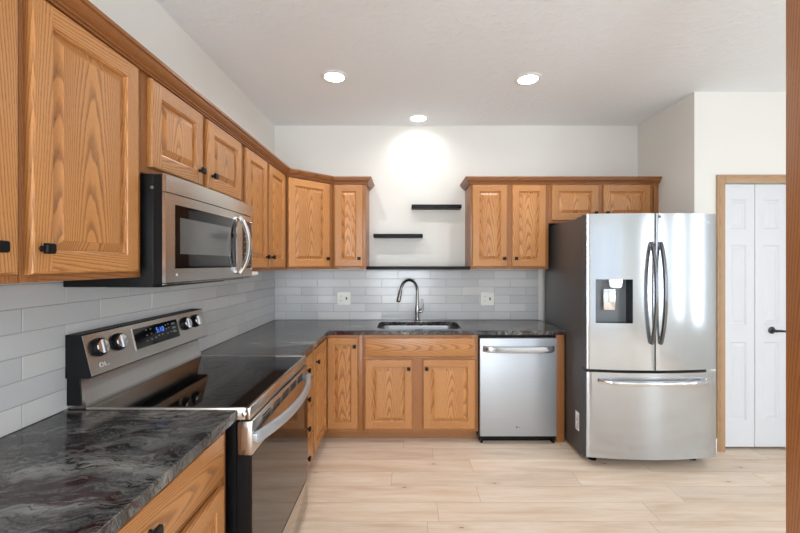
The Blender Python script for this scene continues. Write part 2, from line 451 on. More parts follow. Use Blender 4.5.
# unseen window frames behind the camera and on the right
def win(name, axis, t, a0, a1, z0, z1):
    m = MB()
    def bx(p0, p1, q0, q1):
        if axis == 'x': m.box(p0, p1, t-.03, t+.03, q0, q1)
        else: m.box(t-.03, t+.03, p0, p1, q0, q1)
    w = .05
    bx(a0, a0+w, z0, z1); bx(a1-w, a1, z0, z1); bx(a0+w, a1-w, z0, z0+w); bx(a0+w, a1-w, z1-w, z1); bx((a0+a1)/2-.03, (a0+a1)/2+.03, z0+w, z1-w)
    return struct(m.build(name, WHITE_TRIM))
win('added_rear_window', 'x', YR-.07, -.85, .65, .35, 2.35)  # unseen window made up to carry the rear fill light
win('window_2', 'x', YR-.07, 1.75, 3.45, .15, 2.25)
win('window_3', 'y', XE+.07, -.2, .3, .6, 2.2)
win('added_side_window', 'y', XE+.07, -2.3, -.9, .6, 2.2)  # unseen window added to throw more light on the left wall
win('window_4', 'y', XE+.07, .6, 1.1, .6, 2.2)

# pantry bifold door: two leaves, three raised panels each, lever on the right leaf
LW = (PD1-PD0-.008)/2
def leaf(name, label, x0):
    t = thing(name, label, 'door', (x0, YP+.055, .022))
    HT = PDZ-.028; m = MB(); Yf = -.034
    st, rails = .062, [(.0, .20), (.80, .93), (1.54, 1.66), (HT-.115, HT)]
    wl = LW-.003
    m.box(0, st, Yf, 0, 0, HT); m.box(wl-st, wl, Yf, 0, 0, HT)
    for a, b in rails: m.box(st, wl-st, Yf, 0, a, b)
    m.build('door_frame', WHITE, t)
    for (a, b), (c, d) in zip(rails, rails[1:]):
        m = MB()
        def L(i, y): return [(st+i, y, b+i), (wl-st-i, y, b+i), (wl-st-i, y, c-i), (st+i, y, c-i)]
        m.loft([L(0, Yf), L(.010, Yf+.009), L(.016, Yf+.009), L(.036, Yf+.002)], grain=2)
        m.build('raised_panel', WHITE, t, autosmooth=False)
    return t
leaf('door_leaf', 'left leaf of the white panelled pantry bifold door, next to the fridge casing', PD0+.003)
rl = leaf('door_leaf', 'right leaf of the white panelled pantry bifold door, with a dark lever handle', PD0+.004+LW+.001)
kx = LW*.50; kz = 1.42-(330-263.5)/130.5-.022
m = MB(); m.lathe([(.027, 0), (.027, .004), (.022, .009), (.011, .012), (.011, .042)], (kx, -.034, kz), (0, -1, 0), 24)
m.tube([(kx-.035, -.078, kz-.003), (kx-.012, -.080, kz), (kx+.02, -.078, kz+.001), (kx+.05, -.074, kz-.001), (kx+.068, -.072, kz-.002)], [.005, .009, .010, .009, .008], 10)
m.build('lever_handle', BRONZE, rl)

# ------------------------------------------------------------------ recessed ceiling lights
def downlight(label, x, y, power):
    t = thing('recessed_light', label, 'ceiling light', (x, y, ZC), 0, 'recessed ceiling lights')
    m = MB(); m.lathe([(.066, -.003), (.070, -.007), (.090, -.004), (.092, 0.0)], (0, 0, 0), (0, 0, 1), 40)
    m.build('trim_ring', WHITE_TRIM, t)
    m = MB(); m.lathe([(.067, -.0062), (.05, -.0085), (0, -.0095)], (0, 0, 0), (0, 0, 1), 32); m.build('lens', LENS, t)
    l = light('downlight_beam', 'SPOT', (x, y, ZC-.016), (0, 0, 0), power, (1, .98, .955), spot_size=math.radians(165), spot_blend=1.0, shadow_soft_size=.028)
    l.parent = t; l.location = (0, 0, -.018)
    return t
downlight('lit recessed ceiling light nearest the left wall', -.494, 2.70, 27)
downlight('lit recessed ceiling light on the fridge side of the ceiling', .864, 2.735, 27)
downlight('lit recessed ceiling light over the sink, close to the back wall', .116, 3.47, 13)

# ------------------------------------------------------------------ cabinet parts
def square_knob(parent, x, z, y=-.020):
    m = MB(); m.lathe([(.008, 0), (.006, .004), (.0055, .014)], (x, y, z), (0, -1, 0), 14)
    h = .0135
    L = lambda d, yy: [(p[0], yy, p[1]) for p in rrect(x-h+d, x+h-d, z-h+d, z+h-d, .004, 4)]
    m.loft([L(.003, y-.013), L(0, y-.016), L(0, y-.024), L(.002, y-.027)], cap0=True)
    return m.build('knob', KNOBBLK, parent)

def panel_door(parent, Wd, Hd, loc, rotz=0.0, knob=None, stile=.056, name='door'):
    """raised-panel door, local x 0..Wd, y -.020 (front)..0 (back), z 0..Hd"""
    m = MB(); t = -.020; e = .007; s = stile
    # outer routed edge (ring from back to front)
    R = lambda i, y: [(i, y, i), (Wd-i, y, i), (Wd-i, y, Hd-i), (i, y, Hd-i)]
    A, B, Cc, D = R(0, 0), R(0, t+e), R(.0025, t+.002), R(e, t)
    for k in range(4):
        vs_ = [A[k], A[(k+1) % 4], B[(k+1) % 4], B[k], Cc[(k+1) % 4], Cc[k], D[(k+1) % 4], D[k]]
        m.faces(vs_, [(0, 1, 2, 3), (3, 2, 4, 5), (5, 4, 6, 7)], 0, 0 if k in (0, 2) else 2, True)
    # stiles (full height) and rails between them
    m.faces([(e, t, e), (s, t, e), (s, t, Hd-e), (e, t, Hd-e)], [(0, 1, 2, 3)], 0, 2)
    m.faces([(Wd-s, t, e), (Wd-e, t, e), (Wd-e, t, Hd-e), (Wd-s, t, Hd-e)], [(0, 1, 2, 3)], 0, 2)
    m.faces([(s, t, e), (Wd-s, t, e), (Wd-s, t, s), (s, t, s)], [(0, 1, 2, 3)], 0, 0)
    m.faces([(s, t, Hd-s), (Wd-s, t, Hd-s), (Wd-s, t, Hd-e), (s, t, Hd-e)], [(0, 1, 2, 3)], 0, 0)
    # inner ogee
    Q = [R(s, t), R(s+.0015, t+.003), R(s+.006, t+.005), R(s+.0075, t+.013)]
    for k in range(4):
        vs_ = [v for r in Q for v in (r[k], r[(k+1) % 4])]
        m.faces(vs_, [(0, 1, 3, 2), (2, 3, 5, 4), (4, 5, 7, 6)], 0, 0 if k in (0, 2) else 2, True)
    m.faces(R(0, 0), [(3, 2, 1, 0)], 0, 2)
    d = m.build(name, OAK, parent, loc, rotz)
    # raised centre panel
    m = MB()
    P0, P1, P2, P3 = R(s+.0075, t+.013), R(s+.011, t+.013), R(s+.033, t+.004), R(s+.0345, t+.0025)
    for k in range(4):
        vs_ = [v for r in (P0, P1, P2, P3) for v in (r[k], r[(k+1) % 4])]
        m.faces(vs_, [(0, 1, 3, 2), (2, 3, 5, 4), (4, 5, 7, 6)], 0, 2, False, False)
    m.faces(P3, [(0, 1, 2, 3)], 0, 2, False, False)
    m.build('raised_panel', OAK, d, autosmooth=False)
    if knob: square_knob(d, knob[0], knob[1])
    return d

def drawer_front(parent, Wd, Hd, loc, rotz=0.0, knob=None, name='drawer'):
    m = MB(); t = -.020
    R = lambda i, y: [(i, y, i), (Wd-i, y, i), (Wd-i, y, Hd-i), (i, y, Hd-i)]
    m.loft([R(0, 0), R(0, t+.008), R(.003, t+.003), R(.011, t)], cap0=True, cap1=True, grain=0)
    d = m.build(name, OAK, parent, loc, rotz)
    if knob: square_knob(d, knob[0], knob[1])
    return d

def body(parent, Wd, Dp, z0, z1, mullions=(), rails=(), top=True, toe=0.0, stile=.05, railh=.036, trail=.062):
    """face-framed carcass, local x 0..Wd, face at y=0, back at y=Dp"""
    m = MB(); g = .0006; w = .016
    m.box(g, w, .019, Dp, z0, z1, 2); m.box(Wd-w, Wd-g, .019, Dp, z0, z1, 2)
    m.box(w, Wd-w, .019, Dp, z0, z0+w, 0); m.box(w, Wd-w, Dp-.008, Dp, z0+w, z1, 2)
    if top: m.box(w, Wd-w, .019, Dp-.008, z1-w, z1, 0)
    m.box(g, stile, 0, .019, z0, z1, 2, 0, .001); m.box(Wd-stile, Wd-g, 0, .019, z0, z1, 2, 0, .001)
    m.box(stile, Wd-stile, 0, .019, z0, z0+railh, 0); m.box(stile, Wd-stile, 0, .019, z1-trail, z1, 0)
    for zz in rails: m.box(stile, Wd-stile, 0, .019, zz-railh/2, zz+railh/2, 0)
    for a, b, q0, q1 in mullions: m.box(a, b, 0, .019, q0, q1, 2)
    o = m.build('cabinet_body', OAK_FRAME, parent)
    if toe:
        m = MB(); m.box(.0006, Wd-.0006, .075, .09, 0, toe, 0); m.build('toe_kick', OAK_TOE, parent)
    return o

RZ = PI/2
# ---- upper cabinets, left run (local x runs away from the camera) -----------------------------
def upper_left(label, y0, y1, z0, doors, mull=()):
    t = thing('wall_cabinet', label, 'cabinet', (XU, y0, z0), RZ)
    body(t, y1-y0, .291, 0, ZU1-z0, [(a-y0, b-y0, .036, ZU1-z0-.062) for a, b in mull])
    for d0, d1, dz0, dz1, kn in doors:
        panel_door(t, d1-d0, dz1-dz0, (d0-y0, 0, dz0-z0), 0, (kn[0]-d0, kn[1]-dz0))
    return t
DZ0, DZ1 = 1.392, 2.098
upper_left('honey oak wall cabinet at the far left edge, nearest the camera', .45, .945, ZU0, [(.475, .9286, DZ0, DZ1, (.868, 1.458))])
upper_left('tall single-door honey oak wall cabinet beside the microwave, nearer the camera', .945, 1.38, ZU0, [(.96, 1.347, DZ0, DZ1, (.985, 1.458))])
upper_left('short two-door oak wall cabinet over the microwave', 1.38, 2.22, 1.745, [(1.415, 1.772, 1.772, DZ1, (1.738, 1.836)), (1.82, 2.188, 1.772, DZ1, (1.852, 1.836))], [(1.765, 1.83)])
upper_left('tall two-door oak wall cabinet on the left wall beyond the microwave', 2.22, 3.037, ZU0, [(2.262, 2.60, DZ0, DZ1, (2.57, 1.463)), (2.645, 2.985, DZ0, DZ1, (2.678, 1.463))], [(2.59, 2.655), (2.95, 3.0)])
# ---- diagonal corner cabinet -------------------------------------------------------------------
YD = YU-(-.626-XU)
t = thing('corner_wall_cabinet', 'diagonal oak corner wall cabinet with one wide door', 'cabinet', (XU, YD, ZU0), PI/4)
LD = math.hypot(-.626-XU, YU-YD)
def toloc(x, y):
    dx, dy = x-XU, y-YD; c = math.cos(PI/4); return (dx*c+dy*c, -dx*c+dy*c)
m = MB(); e = .0007
pts = [toloc(*p) for p in ((XL+.002, YD+e), (XU-.014, YD+e), (XU, YD+.018), (-.626-.018, YU), (-.626-e, YU+.014), (-.626-e, YB-.002), (XL+.002, YB-.002))]
m.prism(pts, 2, 0, ZU1-ZU0, 0, 2)
m.build('cabinet_body', OAK_FRAME, t)
m = MB(); HH = ZU1-ZU0
m.box(.016, .04, .0, .012, 0, HH, 2); m.box(LD-.045, LD-.016, .0, .012, 0, HH, 2); m.box(.04, LD-.045, 0, .012, 0, .036, 0); m.box(.04, LD-.045, 0, .012, HH-.04, HH, 0)
m.build('face_frame', OAK_FRAME, t)
panel_door(t, .382, DZ1-DZ0, (.020, 0, DZ0-ZU0), 0, (.355, .068))
# ---- upper cabinets, back run ------------------------------------------------------------------
def upper_back(label, x0, x1, z0, doors, mull=()):
    t = thing('wall_cabinet', label, 'cabinet', (x0, YU, z0))
    body(t, x1-x0, .303, 0, ZU1-z0, [(a-x0, b-x0, .036, ZU1-z0-.062) for a, b in mull])
    for d0, d1, dz0, dz1, kn in doors:
        panel_door(t, d1-d0, dz1-dz0, (d0-x0, 0, dz0-z0), 0, (kn[0]-d0, kn[1]-dz0))
    return t
upper_back('narrow one-door oak wall cabinet left of the open shelf bay', -.626, -.341, ZU0, [(-.613, -.368, DZ0, DZ1, (-.398, 1.463))])
upper_back('tall two-door oak wall cabinet between the shelf bay and the fridge', .561, 1.236, ZU0, [(.576, .876, DZ0, DZ1, (.848, 1.463)), (.918, 1.208, DZ0, DZ1, (.948, 1.463))], [(.868, .926)])
upper_back('short two-door oak wall cabinet above the fridge', 1.236, 2.187, 1.768, [(1.260, 1.660, 1.790, DZ1, (1.632, 1.853)), (1.702, 2.105, 1.790, DZ1, (1.732, 1.853))], [(1.652, 1.71), (2.09, 2.145)])

# ---- crown moulding ----------------------------------------------------------------------------
def crown(label, path):
    prof = [(q, z+.011) for q, z in [(.0012, 2.096), (.012, 2.096), (.012, 2.103), (.019, 2.105), (.019, 2.111), (.024, 2.113), (.035, 2.121), (.041, 2.132), (.041, 2.137), (.049, 2.139), (.049, 2.151), (.0012, 2.151)]]
    P = [Vector(p) for p in path]; n = len(P); dirs = [(P[i+1]-P[i]).normalized() for i in range(n-1)]
    rt = lambda d: Vector((d.y, -d.x))
    rings = []
    for i, p in enumerate(P):
        if i == 0: off = rt(dirs[0])
        elif i == n-1: off = rt(dirs[-1])
        else:
            a, b = rt(dirs[i-1]), rt(dirs[i]); off = (a+b)/(1+a.dot(b))
        rings.append([(p.x+off.x*q, p.y+off.y*q, z) for q, z in prof])
    m = MB(); k = len(prof)
    for i in range(n-1):
        vs_ = rings[i]+rings[i+1]
        q = [(j, (j+1) % k, k+(j+1) % k, k+j) for j in range(k)]
        # grain along the run
        fs = m.faces(vs_, q, 0, 1 if abs(dirs[i].y) > .8 else 0)
    m.faces(rings[0], [tuple(range(k))]); m.faces(rings[-1], [tuple(range(k))])
    return tag(m.build('crown_moulding', OAK_CROWN), label, 'crown moulding')
crown('stepped oak crown moulding along the left wall cabinets and round the corner', [(XU, .45), (XU, 3.037), (-.626, YU), (-.341, YU), (-.341, YB-.002)])
crown('stepped oak crown moulding over the cabinets by the fridge', [(.561, YB-.002), (.561, YU), (2.186, YU)])

# ------------------------------------------------------------------ black floating shelves
def shelf(label, x0, x1, y0, z0, z1):
    m = MB(); m.box(x0, x1, y0, YB-.0015, z0, z1, 0, 0, .0015)
    o = m.build('floating_shelf', SHELFBLK); return tag(o, label, 'shelf', 'black floating shelves between the wall cabinets')
shelf('upper black floating shelf, on the right of the bay', .056, .512, 3.535, 1.925, 1.958)
shelf('middle black floating shelf, on the left of the bay', -.294, .158, 3.535, 1.658, 1.690)
shelf('long black shelf at the bottom of the bay, just above the tiles', -.340, .560, YU+.002, 1.366, 1.394)

# ------------------------------------------------------------------ tile backsplash
def tiles(label, axis, a0, a1, z0, z1, pitch, phase, rowh):
    m = MB(); gr = .0012; th = .008
    def bx(p0, p1, q0, q1, d, mat, bev):
        if p1-p0 < .006 or q1-q0 < .004: return
        if axis == 'x': m.box(p0, p1, YB-d, YB-.0008, q0, q1, 0, mat, bev, 1)
        else: m.box(XL+.0008, XL+d, p0, p1, q0, q1, 1, mat, bev, 1)
    bx(a0, a1, z0, z1, .0062, 1, 0)
    r = 0; z = z0
    while z < z1-.004:
        zt = min(z+rowh, z1)
        p = phase+(pitch/2 if r % 2 else 0)
        p -= math.ceil((p-a0)/pitch)*pitch
        while p < a1:
            bx(max(p+gr, a0), min(p+pitch-gr, a1), z+gr, zt-gr, th, 0, .0012)
            p += pitch
        z += rowh; r += 1
    return tag(m.build('tile_backsplash', [TILE, GROUT], autosmooth=False), label, 'backsplash')
ZK = ZT+.001
tiles('glossy grey-white subway tile on the left wall behind the range', 'y', .45, YB-.0095, ZK, ZU0-.0015, .318, 1.243, .077)
tiles('glossy grey subway tile on the back wall behind the sink', 'x', XL+.0095, 1.249, ZK, ZU0-.0015, .302, .382, .077)

# wall plates
def wall_plate(label, x, z):
    y = YB-.0085
    t = thing('outlet_plate', label, 'outlet', (x, y, z), 0, 'two-gang wall plates')
    m = MB(); L = lambda d, yy: [(p[0], yy, p[1]) for p in rrect(-.0635+d, .0635-d, -.062+d, .062-d, .004, 3)]
    m.loft([L(0, 0), L(0, -.004), L(.003, -.007)], cap0=True); m.build('cover_plate', PLASTIC, t)
    m = MB()
    for s_ in (-1, 1):
        m.lathe([(.015, 0), (.015, .0022)], (-.026, -.0069, s_*.021), (0, -1, 0), 20)
        for dx in (-.006, .004): m.box(-.026+dx, -.026+dx+.0022, -.0096, -.0088, s_*.021-.004, s_*.021+.006, 2, 1)
    m.build('receptacle', [PLASTIC, SLOT], t)
    m = MB(); m.box(.018, .030, -.0085, -.0069, -.013, .013, 2, 1); m.tube([(.024, -.008, .002), (.024, -.016, .007)], .0035, 8, 0, power=4); m.build('switch_toggle', [MARKD, SLOT], t)
    return t
p1 = wall_plate('white outlet and switch plate on the tile left of the faucet', -.578, 1.092)
copy_thing(p1, 'white outlet and switch plate on the tile right of the faucet', (.770, YB-.0085, 1.088))

# ------------------------------------------------------------------ base cabinets
# near-left base cabinet
CZ = ZTB-.001
t = thing('base_cabinet', 'honey oak base cabinet with a wide drawer, nearest the camera', 'cabinet', (XF, .50, 0), RZ)
body(t, .880, .590, .085, CZ, [], [.678], toe=.085)
drawer_front(t, .813, .150, (.02, 0, .690), 0, (.42, .078))
panel_door(t, .392, .545, (.02, 0, .112), 0, (.36, .50)); panel_door(t, .392, .545, (.441, 0, .112), 0, (.032, .50))
# drawer stack beyond the range
Y0 = 2.222
t = thing('drawer_cabinet', 'narrow oak base cabinet with four drawers just past the range', 'cabinet', (XF, Y0, 0), RZ)
body(t, 2.64-Y0, .590, .085, CZ, [], [.290, .475, .662], toe=.085)
for a, b in ((.112, .282), (.300, .466), (.484, .652), (.670, .829)):
    drawer_front(t, .385, b-a, (.017, 0, a), 0, (.1925, (b-a)/2))
# corner cabinet with a folding pair of doors
t = thing('corner_base_cabinet', 'oak corner base cabinet with a folding pair of narrow doors', 'cabinet', (XF, YF, 0))
m = MB(); lx = lambda x: x-XF; ly = lambda y: y-YF
m.box(lx(XL+.004), lx(XF-.019), ly(2.641), ly(2.657), .085, CZ, 2); m.box(lx(-.355), lx(-.3395), ly(YF+.019), ly(YB-.006), .085, CZ, 2)
m.box(lx(XL+.004), lx(XF-.019), ly(2.657), ly(YB-.006), .085, .101, 1); m.box(lx(XF-.019), lx(-.355), ly(YF+.019), ly(YB-.006), .085, .101, 0)
m.box(lx(XF)-.019, lx(XF), ly(2.641), ly(2.665), .085, CZ, 2, 0, .001)
m.box(lx(XF)-.019, lx(XF), ly(2.665), 0, CZ-.03, CZ, 1); m.box(lx(XF)-.019, lx(XF), ly(2.665), 0, .085, .118, 1)
m.box(lx(-.383), lx(-.3395), 0, .019, .085, CZ, 2, 0, .001)
m.box(-.019, lx(-.383), 0, .019, CZ-.03, CZ, 0); m.box(-.019, lx(-.383), 0, .019, .085, .118, 0)
m.build('cabinet_body', OAK_FRAME, t)
m = MB(); m.box(-.09, -.075, ly(2.641), .09, 0, .085, 1); m.box(-.075, lx(-.3395), .075, .09, 0, .085, 0); m.build('toe_kick', OAK_TOE, t)
panel_door(t, lx(-.379)-.021, .718, (.021, 0, .112), 0, (.218, .655), .05)
panel_door(t, YF-2.662-.021, .718, (0, ly(2.662), .112), RZ, (.035, .625), .05)
# sink base
t = thing('sink_base_cabinet', 'two-door oak base cabinet under the sink', 'cabinet', (-.338, YF, 0))
body(t, .914, .57, .085, CZ, [(.372, .478, .121, .654)], [.672], top=False, toe=.085)
o = drawer_front(t, .868, .146, (.018, 0, .684), 0, None, 'false_drawer_front')
panel_door(t, .372, .549, (.018, 0, .112), 0, (.345, .48)); panel_door(t, .411, .549, (.476, 0, .112), 0, (.028, .48))
# end filler panel
m = MB(); m.box(1.1965, 1.262, YF, YF+.02, 0, CZ, 2, 0, .001); m.box(1.244, 1.262, YF+.02, YB-.01, 0, CZ, 2)
tag(m.build('end_panel', OAK_FRAME), 'oak end panel standing between the dishwasher and the fridge', 'panel')

# ------------------------------------------------------------------ worktops
def worktop(label, outer, hole=None):
    bm = bmesh.new(); loops = [outer]+([hole] if hole else [])
    edges = []
    for lp in loops:
        vs_ = [bm.verts.new((x, y, ZT)) for x, y in lp]
        edges += [bm.edges.new((vs_[i], vs_[(i+1) % len(vs_)])) for i in range(len(vs_))]
    r = bmesh.ops.triangle_fill(bm, use_beauty=True, use_dissolve=False, edges=edges)
    top = [f for f in r['geom'] if isinstance(f, bmesh.types.BMFace)]
    ex = bmesh.ops.extrude_face_region(bm, geom=top)
    for v in [g for g in ex['geom'] if isinstance(g, bmesh.types.BMVert)]: v.co.z = ZTB
    bmesh.ops.recalc_face_normals(bm, faces=bm.faces)
    me = bpy.data.meshes.new('granite_worktop'); bm.to_mesh(me); bm.free(); me.materials.append(GRANITE)
    o = bpy.data.objects.new('granite_worktop', me); COL.objects.link(o)
    b = o.modifiers.new('edge', 'BEVEL'); b.width = .003; b.segments = 2; b.limit_method = 'ANGLE'; b.angle_limit = math.radians(50)
    return tag(o, label, 'worktop')
XCF, YCF = -.608, 3.065
worktop('dark grey granite worktop with burgundy veins, nearest the camera', [(XL+.0015, .45), (XCF, .45), (XCF, 1.400), (XL+.0015, 1.400)])
SX0, SX1, SY0, SY1 = -.235, .458, 3.135, 3.54
worktop('long L-shaped grey granite worktop from the range round to the fridge',
        [(XL+.0015, 2.212), (XCF, 2.212), (XCF, YCF-.012), (XCF+.012, YCF), (1.266, YCF), (1.266, YB-.0015), (XL+.0015, YB-.0015)],
        rrect(SX0, SX1, SY0, SY1, .09, 8)[::-1])
# undermount sink
t = thing('sink', 'stainless undermount sink set into the worktop under the shelves', 'sink', ((SX0+SX1)/2, (SY0+SY1)/2, .66))
hx, hy = (SX1-SX0)/2, (SY1-SY0)/2
L = lambda d, z, r: [(p[0], p[1], z) for p in rrect(-hx+d, hx-d, -hy+d, hy-d, r, 8)]
zt = ZTB-.66-.0008
m = MB(); m.loft([L(-.012, zt-.0015, .10), L(-.012, zt, .10), L(.004, zt, .088), L(.006, zt-.01, .086), L(.018, .05, .08), L(.03, .02, .075), L(.06, .004, .06), L(.15, .0, .04)], cap1=True)
m.build('bowl', SINKST, t)
m = MB(); m.lathe([(.045, .001), (.043, .004), (.030, .003), (.028, .0015), (0, .0015)], (0, .02, 0), (0, 0, 1), 28); m.build('drain', CHROME, t)
# faucet
fx, fy = .109, 3.588
t = thing('faucet', 'brushed nickel gooseneck pull-down faucet behind the sink', 'faucet', (fx, fy, ZT+.0003))
m = MB(); m.lathe([(.027, 0), (.027, .006), (.021, .012), (.0185, .05), (.021, .09), (.020, .115), (.0135, .15), (.0125, .17)], (0, 0, 0), (0, 0, 1), 28); m.build('faucet_body', NICKEL, t)
d = Vector((-.74, -.67, 0)).normalized(); R_ = .103; zc = .275
path = [Vector((0, 0, .168)), Vector((0, 0, .22))]
for k in range(0, 17):
    a = PI*k/16*.94; path.append(d*(R_-R_*math.cos(a))+Vector((0, 0, zc+R_*math.sin(a))))
m = MB(); m.tube(path, .013, 16); m.build('spout', NICKEL, t)
e0 = path[-1]; dn = (path[-1]-path[-2]).normalized()
m = MB(); m.tube([e0, e0+dn*.006, e0+dn*.03, e0+dn*.075, e0+dn*.10, e0+dn*.104], [.013, .0155, .0165, .019, .020, .0175], 18); m.build('spray_head', NICKEL, t)
m = MB(); m.tube([e0+dn*.1035, e0+dn*.110], .0165, 16); m.build('spray_nozzle', BLACKM, t)
m = MB(); m.tube([(.015, 0, .085), (.030, -.002, .088), (.046, -.004, .092)], [.016, .0165, .014], 16)
m.tube([(.040, -.004, .090), (.052, -.006, .115), (.053, -.008, .150), (.047, -.009, .195), (.046, -.009, .203)], [.011, .009, .0065, .006, .004], 12)
m.build('lever_handle', NICKEL, t)

# ------------------------------------------------------------------ dishwasher
t = thing('dishwasher', 'stainless steel dishwasher with a bowed bar handle, right of the sink', 'dishwasher', (.886, YF, 0))
m = MB(); m.box(-.306, .306, .012, .54, .06, .848); m.build('tub_casing', BLACK, t)
m = MB(); m.box(-.301, .301, -.036, .011, .062, .832, 2, 0, .004); m.build('door', STEEL_DW, t)
m = MB(); m.box(-.295, .295, .03, .05, .0, .059); m.box(-.295, .295, -.012, .010, .038, .058); m.box(-.293, -.273, -.012, .03, 0, .038); m.box(.273, .293, -.012, .03, 0, .038); m.build('kick_plate', BLACK, t)
m = MB(); pts = []
for k in range(25):
    u = k/24*2-1; pts.append((u*.275, -.036-.036*(1-abs(u)**8)**.5 - .004, .752-.004*(1-u*u)))
m.tube(pts, .016, 12, 0, .5, 1.5, (0, 0, 1), True, 3.0); m.build('handle', STEEL, t)
m = MB(); m.lathe([(.0075, 0), (.0075, .0006)], (-.012, -.0359, .135), (0, -1, 0), 18); m.box(.002, .017, -.0366, -.0359, .133, .137); m.build('logo_mark', MARKD, t)

# ------------------------------------------------------------------ fridge
FX, FY = 1.718, 2.71
t = thing('fridge', 'stainless french-door fridge with a water dispenser and bottom freezer drawer', 'fridge', (FX, FY, 0))
def fr_y(x): return -.043*(1-(x/.454)**2)
m = MB(); m.box(-.447, .448, .082, .82, .03, 1.752, 2, 0, .004); m.build('cabinet_shell', FRSIDE, t)
DISP = (1.323-FX, 1.566-FX, 1.007, 1.310)
def fr_panel(name, x0, x1, z0, z1, hole=None, backy=.076):
    xs = [x0+(x1-x0)*i/16 for i in range(17)]; zs = [z0, z1]
    if hole: xs = sorted([x for x in xs if abs(x-hole[0]) > .008 and abs(x-hole[1]) > .008]+[hole[0], hole[1]]); zs = [z0, hole[2], hole[3], z1]
    m = MB(); r = .006
    rows = []
    def pt(x, z):
        y = fr_y(x); dx = min(x-x0, x1-x)
        if dx < 1e-6: y += r
        return (x, y, z)
    xs = sorted(set(xs+[x0+r, x1-r, x0+r*.3, x1-r*.3]))
    def yy(x):
        dx = min(x-x0, x1-x); y = fr_y(x)
        if dx < r: q = 1-dx/r; y += r*(1-math.sqrt(max(0, 1-q*q)))
        return y
    vs_, idx, q = [], {}, []
    for i, x in enumerate(xs):
        for j, z in enumerate(zs): idx[i, j] = len(vs_); vs_.append((x, yy(x), z))
    for i in range(len(xs)-1):
        for j in range(len(zs)-1):
            if hole and j == 1 and xs[i] >= hole[0]-1e-6 and xs[i+1] <= hole[1]+1e-6: continue
            q.append((idx[i, j], idx[i+1, j], idx[i+1, j+1], idx[i, j+1]))
    m.faces(vs_, q, 0, 2, True)
    n = len(xs)
    for z in (z0, z1):
        v2 = [(x, yy(x), z) for x in xs]+[(x, backy, z) for x in xs]
        m.faces(v2, [(i, i+1, n+i+1, n+i) for i in range(n-1)], 0)
    for x in (x0, x1): m.faces([(x, yy(x), z0), (x, backy, z0), (x, backy, z1), (x, yy(x), z1)], [(0, 1, 2, 3)], 1)
    m.faces([(x0, backy, z0), (x1, backy, z0), (x1, backy, z1), (x0, backy, z1)], [(0, 1, 2, 3)], 0)
    return m.build(name, [STEEL, GASKET], t, merge=True)
ld = fr_panel('left_door', -.454, -.0035, .684, 1.766, DISP)
rd = fr_panel('right_door', .0035, .454, .684, 1.766)
fz = fr_panel('freezer_drawer', -.454, .454, .069, .664)
# dispenser recess
x0, x1, z0, z1 = DISP; yb = .045
m = MB()
ya, yc = fr_y(x0), fr_y(x1)
m.faces([(x0, yb, z0), (x1, yb, z0), (x1, yb, z1), (x0, yb, z1)], [(0, 1, 2, 3)], 0)
m.faces([(x1, yc, z0), (x1, yb, z0), (x1, yb, z1), (x1, yc, z1)], [(0, 1, 2, 3)], 1)
m.faces([(x0, ya, z0), (x0, yb, z0), (x0, yb, z1), (x0, ya, z1)], [(0, 1, 2, 3)], 1)
m.faces([(x0, ya, z0), (x1, yc, z0), (x1, yb, z0), (x0, yb, z0)], [(0, 1, 2, 3)], 1); m.faces([(x0, ya, z1), (x1, yc, z1), (x1, yb, z1), (x0, yb, z1)], [(0, 1, 2, 3)], 1)
dp = m.build('dispenser_recess', [DISPGREY, DISPDARK], ld, autosmooth=False)
m = MB(); m.box(x0+.07, x0+.155, yb-.028, yb-.012, z0+.085, z1-.068, 2, 0, .004); m.box(x0+.095, x0+.13, yb-.012, yb-.0005, z0+.12, z1-.10); m.build('paddle', CHROME, ld)
m = MB(); m.prism([(x0+.10, z1-.001), (x0+.195, z1-.001), (x0+.19, z1-.05), (x0+.175, z1-.06), (x0+.118, z1-.06), (x0+.105, z1-.05)], 1, fr_y(x0+.1)+.028, yb-.001); m.build('dispenser_spout', CHROME, ld)
# handles
def vhandle(par, x, z0, z1):
    m = MB(); pts = []
    for k in range(33):
        u = k/32*2-1; z = (z0+z1)/2+u*(z1-z0)/2
        pts.append((x, fr_y(x)-.004-.056*(1-u*u)**.75, z))
    m.tube(pts, .0115, 12, 0, 1.0, 1.15, (0, -1, 0), True, 2.6); return m.build('handle', DARKSTEEL, par)
vhandle(ld, -.031, .87, 1.565); vhandle(rd, .031, .87, 1.565)
m = MB(); pts = []
for k in range(41):
    u = k/40*2-1; x = u*.372
    pts.append((x, fr_y(x)-.004-.052*(1-abs(u)**5)**.6, .607))
m.tube(pts, .0125, 12, 0, .9, 1.1, (0, 0, 1), True, 2.6); m.build('handle', CHROME, fz)
for x in (-.36, .36):
    m = MB(); m.lathe([(.030, .0), (.030, .012), (.016, .016), (.014, .040)], (x, .115, .0), (0, 0, 1), 18); m.box(x-.05, x+.05, .083, .16, .032, .05); m.build('levelling_foot', BLACK, t)
for x in (-.36, .36):
    m = MB(); m.lathe([(.026, .0), (.026, .035)], (x, .72, .0), (0, 0, 1), 14); m.build('rear_roller', BLACK, t)
for x in (-.39, .39):
    m = MB(); m.box(x-.045, x+.045, .02, .16, 1.7525, 1.7655, 0, 0, .003) if False else m.box(x-.045, x+.045, .088, .20, 1.7525, 1.765, 0, 0, .003); m.build('hinge_cover', GASKET, t)
m = MB(); m.box(-.4478, -.4471, .13, .19, .19, .325); m.build('rating_label', PAPER, t)
m = MB()
for i in range(6): m.box(-.4483, -.4478, .137, .183-.012*(i % 3), .205+i*.018, .211+i*.018)
m.build('label_print', MARKD, t)
m = MB(); m.lathe([(.011, 0), (.011, .0008), (.008, .0012)], (.028, fr_y(.028)+.0002, 1.742), (0, -1, 0), 20); m.build('logo_badge', MARKD, rd)
